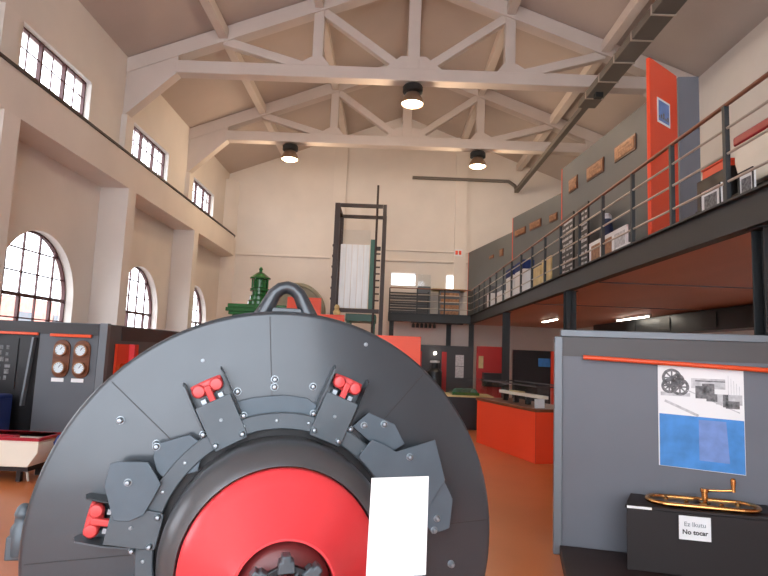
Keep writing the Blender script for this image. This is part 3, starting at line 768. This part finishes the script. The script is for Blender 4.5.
for x, lab in ((-4.83, 'small white caption strip under the left pair of gauges'), (-4.535, 'small white caption strip under the right pair of gauges')):
    tag(box('caption_label', 'white', x-.09, x+.09, 8.588, 8.599, .985, 1.04), lab, 'label', 'caption strips under the gauges')
t = thing('blue_chest', 'deep blue draped chest at the left edge in front of the photo board', 'chest', (-5.6, 8.2, 0))
box('cloth_cover', 'blue', -6.0, -5.36, 7.95, 8.45, 0, .80, t, bevel=.03)
box('cloth_fold', 'blue', -5.359, -5.34, 8.0, 8.4, 0, .74, t)
t = hull_case('tapered_case', 'white tapered case with crimson rim low at the left edge behind the machine', Matrix.Translation((-4.60, 6.85, .17)), 1.5, .50, .32, True)
t = thing('low_stand', 'dark low stand carrying the white crimson rimmed case', 'stand', (-4.6, 6.85, 0))
box('stand_top', 'cabinet', -5.3, -3.95, 6.62, 7.1, .12, .168, t)
for x in (-5.2,-4.1):
    for y in (6.66,7.02): box('leg', 'cabinet', x, x+.05, y, y+.05, 0, .12, t)
MB().tube([(-4.02,6.7,.17),(-3.93,6.62,.02)], .014, 8).build('strut', 'railgrey', t)
t = thing('blue_bag', 'dark blue cloth bundle at the end of the white crimson rimmed case', 'bag', (-3.74, 6.85, 0))
m = MB(); m.lathe([(0,.0),(.08,.02),(.09,.16),(.06,.3),(.09,.42),(.05,.5),(0,.52)], Matrix.Translation((-3.72,6.85,0)), 14)
m.build('bundle', 'blue', t)

# ------------------------------------------------------------------ grey poster board on the right
BA = -math.radians(13)
t = thing('poster_board', 'large grey exhibition board on the right carrying the poster', 'board', (1.52, 5.0, 0), BA)
pb = t
MB().box(0, 2.9, 0, .06, 0, 1.80).build('main_board', 'panel_light', t, local=True)
MB().box(-.02, 2.92, -.02, .08, 1.801, 1.86).build('top_profile', 'panel_edge', t, local=True, bevel=.006)
MB().box(-.07, -.001, -.02, .08, 0, 1.80).build('end_profile', 'panel_edge', t, local=True, bevel=.006)
MB().box(.0, 2.9, -.006, -.001, 1.635, 1.80).build('dark_header', 'panel_header', t, local=True)
W = WM[t]
def lb(x, y, z): return tuple(W @ Vector((x,y,z)))
g = thing('hanging_rod', 'orange rod across the top of the grey poster board', 'rod', lb(.16,-.06,1.63), BA)
MB().tube([(0,0,0),(1.42,0,-.048),(2.7,0,-.09)], .019, 16).build('rod', 'rod', g, local=True)
m = MB()
for x in (.22, 1.3, 2.4): m.tube([(x,0,-.034*x),(x,.058,-.034*x)], .008, 8)
m.build('bracket', 'rod', g, local=True, each=True)
# poster
g = thing('poster', 'poster with a grey machinery photograph above a blue field, pinned to the grey board', 'poster', lb(.75,-.012,.775), BA)
MB()._add([(0,0,.01),(.632,0,-.02),(.634,0,.812),(0,0,.815),(0,.003,.01),(.632,.003,-.02),(.634,.003,.812),(0,.003,.815)],
          [(0,1,2,3),(7,6,5,4),(0,4,5,1),(1,5,6,2),(2,6,7,3),(3,7,4,0)]).build('sheet', 'white', g, local=True)
MB()._add([(.008,-.001,.012),(.629,-.001,-.016),(.629,-.001,.40),(.008,-.001,.425)], [(0,1,2,3)]).build('blue_field', 'posterblue', g, local=True)
MB()._add([(.30,-.0015,.07),(.52,-.0015,.06),(.50,-.0015,.385),(.30,-.0015,.39)], [(0,1,2,3)]).build('lavender_field', 'posterlav', g, local=True)
mR = Matrix(((1,0,0,0),(0,0,1,0),(0,1,0,0),(0,0,0,1)))
m = MB()
def ring(m, cx, cz, r, w):
    n = 28
    v = [(cx+r*math.cos(2*PI*k/n), -.0015, cz+r*math.sin(2*PI*k/n)) for k in range(n)] + [(cx+(r-w)*math.cos(2*PI*k/n), -.0015, cz+(r-w)*math.sin(2*PI*k/n)) for k in range(n)]
    m._add(v, [(k,(k+1)%n,n+(k+1)%n,n+k) for k in range(n)])
for cx, cz, r in ((.105,.715,.075),(.085,.65,.06),(.165,.645,.07),(.15,.70,.05)):
    ring(m, cx, cz, r, .022)
    for k in range(4):
        a = k*PI/4; m.bar((cx-r*math.cos(a),-.0015,cz-r*math.sin(a)), (cx+r*math.cos(a),-.0015,cz+r*math.sin(a)), .012, .0005, up=(0,1,0))
m.box(.28,.36,-.002,-.001,.56,.66).box(.33,.42,-.002,-.001,.60,.68).box(.5,.60,-.002,-.001,.49,.55).box(.48,.52,-.002,-.001,.50,.60)
m.box(.28,.50,-.002,-.001,.695,.705).box(.36,.44,-.002,-.001,.54,.60)
m.build('printed_wheels', 'ink', g, local=True)
m = MB(); m.box(.25,.50,-.0016,-.001,.64,.72).box(.43,.62,-.0016,-.001,.52,.60).box(.02,.24,-.0012,-.001,.57,.60)
for i in range(5): m.box(.52+.02*i,.523+.02*i,-.0016,-.001,.60,.75-.02*i)
m.bar((.22,-.0016,.62),(.60,-.0016,.46), .008,.0005,up=(0,1,0)).bar((.05,-.0016,.53),(.30,-.0016,.42), .02,.0005,up=(0,1,0)).bar((.45,-.0016,.60),(.62,-.0016,.56),.006,.0005,up=(0,1,0))
m.build('printed_shades', 'inklight', g, local=True)
# plinth and cabinet with the brass plate
g = thing('dark_plinth', 'low dark maroon platform on the floor in front of the grey poster board', 'platform', lb(1.4,-.9,0), BA)
MB().box(-1.42, 1.6, -.75, .86, 0, .085).build('platform', 'plinth', g, local=True, bevel=.006)
g = thing('exhibit_cabinet', 'dark brown cabinet below the poster with a brass fitting on its top', 'cabinet', lb(.43,-.24,.086), BA)
cab = g
MB().prism([(0,-.21),(2.07,-.21),(2.07,.20),(.11,.20)], 0, .44).build('cabinet_body', 'cabinet', g, local=True, bevel=.004)
MB().prism([(-.012,-.222),(2.08,-.222),(2.08,.21),(.10,.21)], .441, .462).build('cabinet_top', 'cabinet', g, local=True, bevel=.004)
MB().box(.0, .17, -.229, -.223, .443, .460).build('bright_edge_strip', 'white', g, local=True)
W = WM[g]
def lk(x, y, z): return tuple(W @ Vector((x,y,z)))
g = thing('brass_plate', 'oval polished brass rim with crank handle on the dark cabinet', 'fitting', lk(.56,-.03,.463), BA)
n = 16; hl, r = .245, .135
pts = [(hl+r*math.cos(-PI/2+PI*k/n), r*math.sin(-PI/2+PI*k/n), .020) for k in range(n+1)] + [(-hl+r*math.cos(PI/2+PI*k/n), r*math.sin(PI/2+PI*k/n), .020) for k in range(n+1)]
MB().prism([(p[0]*.99,p[1]*.97) for p in pts], .001, .018).build('dark_bed', 'blackm', g, local=True)
MB().tube(pts+[pts[0]], .018, 12, cap=False).build('brass_rim', 'brass', g, local=True)
m = MB()
for x in (-.24,-.12,.12,.26): m.lathe([(.018,.018),(.018,.035),(.01,.042),(0,.043)], Matrix.Translation((x,.05*(-1)**int(x*10),0)), 14)
m.build('stud', 'brass', g, local=True, each=True)
m = MB().lathe([(.04,.018),(.04,.03),(.022,.04),(.022,.10),(.03,.105),(.03,.13),(0,.135)], Matrix.Translation((.02,0,0)), 20)
m.tube([(.02,0,.115),(.06,0,.118),(.14,-.01,.125),(.21,-.02,.135)], [.013,.011,.010,.012], 10)
m.build('crank_arm', 'brass', g, local=True)
MB().lathe([(0,.125),(.016,.125),(.014,.15),(.019,.19),(.019,.215),(.010,.225),(0,.226)], Matrix.Translation((.21,-.02,0)), 18).build('crank_handle', 'brass', g, local=True)
g = thing('notice_card', 'white card reading Ez Ikutu, No tocar on the front of the dark cabinet', 'sign', lk(.455,-.235,.262), BA)
MB().box(-.105,.105,-.004,.004,-.0,.165).build('card', 'white', g, local=True)
def text(s, size, x, z, mat_, parent, y=-.0065, bold=0):
    cu = bpy.data.curves.new('t', 'FONT'); cu.body = s; cu.size = size; cu.align_x = 'CENTER'; cu.extrude = .0006; cu.offset = bold
    o = bpy.data.objects.new('t', cu); COL.objects.link(o)
    me = bpy.data.meshes.new_from_object(o.evaluated_get(bpy.context.evaluated_depsgraph_get())); bpy.data.objects.remove(o)
    me.transform(Matrix.Translation((x,y,z)) @ Matrix.Rotation(PI/2,4,'X')); me.materials.clear(); me.materials.append(M[mat_])
    o = bpy.data.objects.new('lettering', me); COL.objects.link(o); o.parent = parent; WM[o] = WM[parent]
    return o
text('Ez Ikutu', .045, 0, .095, 'textgrey', g); text('No tocar', .045, 0, .04, 'text', g, bold=.0012)

# ------------------------------------------------------------------ the big round machine
TH = 0.24006; CX, CY, CZ = -.3584, 2.1021, .9278
mach = thing('round_machine', 'huge round blue grey electrical machine with red centre in the foreground', 'machine', (CX, CY, 0), TH)
mD = Matrix(((1,0,0,0),(0,0,-1,0),(0,1,0,CZ),(0,0,0,1)))       # (u, v, s) -> machine coordinates, s toward the viewer
def mb_build(m, name, material, parent=mach, **k):
    m.bm.transform(mD); return m.build(name, material, parent, local=True, **k)
R = .808
mb_build(MB().lathe([(.30,-.06),(R-.02,-.06),(R,-.05),(R,-.012),(R-.006,-.004),(R-.016,0),(.40,0),(.40,-.02),(.30,-.02)], None, 160), 'end_shield', 'machine', angle=50)
mb_build(MB().lathe([(R-.004,-.061),(R+.004,-.065),(R+.004,-.10),(R-.01,-.105),(.74,-.105),(.74,-.62),(.70,-.66),(.3,-.66)], None, 128), 'casing', 'machine2')
for a in (95, 137, 49, 4, -41, -86, -131, 183):
    a = math.radians(a)
    m = MB().bar((.47*math.cos(a),.47*math.sin(a),.0002), ((R-.02)*math.cos(a),(R-.02)*math.sin(a),.0002), .003, .0012, up=(0,0,1))
    mb_build(m, 'joint_seam', 'gap')
# bolts
def bolt(m, u, v, s, r=.011, h=.012):
    m.lathe([(r*1.25,s),(r*1.25,s+.003),(r,s+.003),(r,s+h*.6),(r*.6,s+h),(0,s+h*1.05)], Matrix.Translation((u,v,0)), 12)
# lifting eye
arch = []
m = MB()
path = [(-.092,.785),(-.080,.81),(-.064,.845),(-.048,.878),(-.026,.898),(-.002,.905),(.022,.899),(.045,.880),(.062,.847),(.079,.812),(.092,.785)]
m.tube([(p[0]-.005,p[1],-.085) for p in path], [.034,.031,.028,.026,.025,.025,.025,.026,.028,.031,.034], 16)
m.box(-.11,.10,.78,.825,-.105,-.065)
mb_build(m, 'lifting_eye', 'machine', bevel=.003)
# brush ring
mb_build(MB().lathe([(.395,.045),(.449,.045),(.452,.048),(.452,.058),(.448,.062),(.399,.062),(.395,.058),(.395,.045)], None, 128), 'brush_ring', 'machine2', angle=30)
m = MB()
for i in range(24):
    a = i*PI/12+.06; m.lathe([(.007,.0622),(.005,.066),(0,.067)], Matrix.Translation((.425*math.cos(a),.425*math.sin(a),0)), 8)
mb_build(m, 'rivet', 'bolt', each=True)
m = MB()
for i in range(8):
    a = i*PI/4+.2; m.tube([(.425*math.cos(a),.425*math.sin(a),0),(.425*math.cos(a),.425*math.sin(a),.046)], .014, 10)
mb_build(m, 'standoff', 'gap', each=True)
mb_build(MB().lathe([(.30,.001),(.405,.001),(.405,.02),(.38,.022),(.30,.022)], None, 96), 'inner_ring', 'gap')
# brush holders
def holder(ang, first=None):
    a = math.radians(ang)
    Rm = Matrix.Rotation(a, 4, 'Z')      # local: x radial outward, y tangential (counter-clockwise)
    def bb(m, name, material, parent, **k):
        m.bm.transform(Rm); m.bm.transform(mD); return m.build(name, material, parent, local=True, **k)
    h = bb(MB().prism([(.385,-.055),(.40,-.060),(.545,-.062),(.545,.062),(.40,.060),(.385,.055)], .066, .074), 'brush_holder', 'machine2', mach, bevel=.002)
    for sy in (-1, 1):
        m = MB(); y = sy*.064
        m._add([(.455,y,.002),(.632,y,.002),(.640,y,.03),(.628,y,.070),(.545,y,.080),(.455,y,.064),
                (.455,y+sy*.005,.002),(.632,y+sy*.005,.002),(.640,y+sy*.005,.03),(.628,y+sy*.005,.070),(.545,y+sy*.005,.080),(.455,y+sy*.005,.064)],
               [(0,1,2,3,4,5),(11,10,9,8,7,6)]+[(i,(i+1)%6,6+(i+1)%6,6+i) for i in range(6)])
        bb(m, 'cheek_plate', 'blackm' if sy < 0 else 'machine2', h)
    # red insulator: curved bridge with two bosses and a stem
    m = MB(); n = 10
    outl = [(.618*math.cos(t_), .618*math.sin(t_)) for t_ in [(-.088+.176*k/n) for k in range(n+1)]]
    inn = [(.572+.006*math.cos(k*PI/4), .052-.104*k/8) for k in range(9)]
    m.prism(outl+inn, .018, .045)
    ins = bb(m, 'red_insulator', 'redins', h, bevel=.006)
    m = MB()
    for y in (-.031, .031):
        m.lathe([(.023,.040),(.023,.058),(.018,.064),(0,.066)], Matrix.Translation((.592,y,0)), 20)
    m.bm.transform(Matrix.Identity(4)); bb(m, 'boss', 'redins', ins, each=True)
    m = MB().bar((.60,0,.058), (.525,0,.052), .022, .022); bb(m, 'stem', 'redins', ins, bevel=.004)
    m = MB().bar((.56,.03,.03),(.48,.03,.03),.016,.03).bar((.56,-.03,.03),(.48,-.03,.03),.016,.03); bb(m, 'brush_spring', 'bolt', h, each=True)
    m = MB()
    for x, y in ((.455,-.072),(.455,.072),(.402,-.045),(.405,.048)): bolt(m, x, y, .0635 if x < .45 else .05, .010, .026)
    bolt(m, .475, 0, .074, .005, .006)
    bb(m, 'bolt', 'bolt', h, each=True)
for ang in (170, 116.5, 68.5, -25, -70, -115, -160): holder(ang)
# blue grey cover plates between the holders (outlines in plane coordinates)
def cover(poly, s, bolts, mtl='bluegrey', name='cover_plate', th=.005):
    c = mb_build(MB().prism(poly, s, s+th), name, mtl, bevel=.0015)
    m = MB()
    for u, v in bolts: bolt(m, u, v, s+th, .010, .016)
    if bolts: mb_build(m, 'bolt', 'bolt', c, each=True)
cover([(-.555,.215),(-.545,.285),(-.52,.292),(-.43,.29),(-.40,.245),(-.385,.22),(-.43,.125),(-.475,.105),(-.52,.11)], .080, [(-.486,.227)])
cover([(-.419,.30),(-.416,.342),(-.31,.374),(-.262,.34),(-.275,.255),(-.375,.226),(-.405,.255)], .052, [(-.412,.335)])
cover([(.262,.305),(.31,.365),(.36,.345),(.40,.322),(.545,.365),(.588,.222),(.525,.127),(.40,.20),(.36,.20)], .080, [(.45,.305)])
cover([(.588,.218),(.625,.15),(.615,.05),(.55,.03),(.50,.10),(.525,.127)], .066, [(.565,.085),(.555,.045)])
cover([(.50,.10),(.53,.02),(.535,-.2),(.48,-.2),(.45,.05)], .050, [(.51,-.02),(.51,-.07),(.51,-.12)])
cover([(-.185,.43),(-.19,.478),(-.10,.50),(.0,.51),(.08,.50),(.112,.478),(.112,.42),(.05,.43),(-.05,.43)], .030, [], 'bluegrey')
cover([(.245,.405),(.30,.455),(.40,.415),(.44,.345),(.40,.32),(.32,.345)], .046, [(.359,.415),(.285,.41)], 'bluegrey')
m = MB()
for u, v in ((-.165,.516),(.100,.54),(-.038,.535),(-.038,.562),(-.54,.412),(-.42,.335),(.65,-.1),(-.62,-.12)): bolt(m, u, v, 0, .011, .022)
bolt(m, .29, .70, 0, .006, .005); bolt(m, -.29, .62, 0, .005, .005)
mb_build(m, 'bolt', 'bolt', each=True)
# drum, red dome, hub
mb_build(MB().lathe([(.366,.02),(.372,.05),(.372,.17),(.368,.20),(.356,.228),(.338,.25),(.325,.262),(.311,.27),(.3045,.25)], None, 128), 'drum_ring', 'drum')
mb_build(MB().lathe([(.304,.25),(.3035,.275),(.299,.285),(.27,.31),(.22,.355),(.175,.40),(.155,.425),(.146,.436),(.139,.436),(.135,.40)], None, 128), 'red_disc', 'red')
HS = .075
mb_build(MB().lathe([(.1345,.30+HS),(.13,.33+HS),(.11,.35+HS),(.08,.36+HS),(.055,.37+HS),(.052,.45+HS),(.0,.45+HS)], None, 64), 'hub_recess', 'darkred')
n = 8
pts = [(.095*math.cos(2*PI*k/n+.05), .095*math.sin(2*PI*k/n+.05), .425+HS) for k in range(n)]
m = MB()
for k in range(n):
    a, b = Vector(pts[k]), Vector(pts[(k+1)%n]); m.bar(a, b, .018, .018)
cr = mb_build(m, 'coupling_ring', 'blackm', bevel=.003)
m = MB()
for k in range(n):
    mt = Matrix.Rotation(2*PI*k/n+.05,4,'Z')
    m.prism([(.080,-.024),(.112,-.020),(.112,-.012),(.126,-.012),(.126,.012),(.112,.012),(.112,.020),(.080,.024)], .402+HS, .445+HS, mt)
m.bm.transform(mD); m.build('coupling_lug', 'machine2', cr, local=True, bevel=.004, each=True)
mb_build(MB().lathe([(.044,.36+HS),(.044,.42+HS),(.066,.425+HS),(.069,.44+HS),(.069,.465+HS),(.062,.474+HS),(.03,.478+HS),(.03,.47+HS),(0,.47+HS)], None, 48), 'shaft_end', 'machine2')
m = MB()
for k in range(8):
    a = 2*PI*(k+.5)/8+.05; m.tube([(.045*math.cos(a),.045*math.sin(a),.43+HS),(.092*math.cos(a),.092*math.sin(a),.425+HS)], .009, 8)
mb_build(m, 'spoke', 'blackm', each=True)
# terminal knobs at the left flank
m = MB()
mt = Matrix.Translation((-.845,0,-.14)) @ Matrix.Rotation(-PI/2,4,'X')
m.lathe([(0,-.06),(.030,-.06),(.034,-.05),(.036,.035),(.026,.05),(.026,.07),(.030,.08),(.022,.10),(.012,.112),(0,.114)], mt, 12)
m.box(-.885,-.81,-.068,.01,-.165,-.115)
m.box(-.84,-.74,.04,.07,-.16,-.12); m.box(-.80,-.77,.07,.17,-.16,-.13)
mb_build(m, 'terminal_block', 'machine2', bevel=.006)
# bedplate and feet (machine coordinates: x right, y back, z up)
MB().box(-.60,.60,.06,.85,0,.10).build('bedplate', 'machine2', mach, local=True, bevel=.01)
for sx in (-1,1):
    MB().prism([(sx*.30,.10),(sx*.58,.10),(sx*.56,.42),(sx*.50,.50),(sx*.30,.34)], .15, .60, Matrix(((1,0,0,0),(0,0,1,0),(0,1,0,0),(0,0,0,1)))).build('foot', 'machine2', mach, local=True, bevel=.006)

# white placard on a stand
t = thing('placard', 'blank white placard on a thin stand in front of the round machine', 'sign', (.045, 1.43, 0), math.radians(4))
W = WM[t]
MB()._add([(-.072,0,1.068),(.070,0,1.082),(.070,0,1.308),(-.068,0,1.300),(-.072,.004,1.068),(.070,.004,1.082),(.070,.004,1.308),(-.068,.004,1.300)],
          [(0,1,2,3),(7,6,5,4),(0,4,5,1),(1,5,6,2),(2,6,7,3),(3,7,4,0)]).build('paper', 'white', t, local=True)
MB().tube([(.0,.016,.014),(.0,.016,1.2)], .010, 12).build('pole', 'white', t, local=True)
MB().lathe([(0,0),(.12,0),(.12,.008),(.02,.014),(0,.014)], Matrix.Translation((0,.016,0)), 32).build('base', 'steel', t, local=True)

# ------------------------------------------------------------------ outside the windows
struct(box('trim_90', 'asphalt', -60, -7.3, -30, 60, -.3, -.15))
t = thing('brick_house', 'pinkish brick building outside the arched windows', 'building', (-19, 25, -.15))
box('wall', 'brick', -22, -18, 12, 40, -.15, 3.6, t)
for i in range(9):
    box('window', 'panel', -17.999, -17.95, 13+i*3, 14.2+i*3, 1.4, 2.9, t)

# ------------------------------------------------------------------ light, camera
w = bpy.data.worlds.new('World'); bpy.context.scene.world = w; w.use_nodes = True
bg = w.node_tree.nodes['Background']; bg.inputs[0].default_value = (.93, .96, 1, 1); bg.inputs[1].default_value = 5.0

cam = bpy.data.cameras.new('camera'); co = bpy.data.objects.new('camera', cam); COL.objects.link(co)
f = 577.0; cam.sensor_fit = 'HORIZONTAL'; cam.sensor_width = 36; cam.lens = f*36/768; cam.clip_start = .05; cam.clip_end = 300
r = math.radians(2.3); p = math.radians(6.4); yw = -math.radians(.457)
F = Vector((math.sin(yw)*math.cos(p), math.cos(yw)*math.cos(p), math.sin(p)))
R0 = Vector((math.cos(yw), -math.sin(yw), 0)); U0 = R0.cross(F)
X = R0*math.cos(r)+U0*math.sin(r); U = U0*math.cos(r)-R0*math.sin(r)
mt = Matrix((X, U, -F)).transposed().to_4x4(); mt.translation = (0,0,1.6)
co.matrix_world = mt
sc = bpy.context.scene; sc.camera = co
sc.view_settings.view_transform = 'Standard'; sc.view_settings.look = 'None'; sc.view_settings.gamma = 1
sc.view_settings.use_curve_mapping = False; sc.view_settings.exposure = 0.5
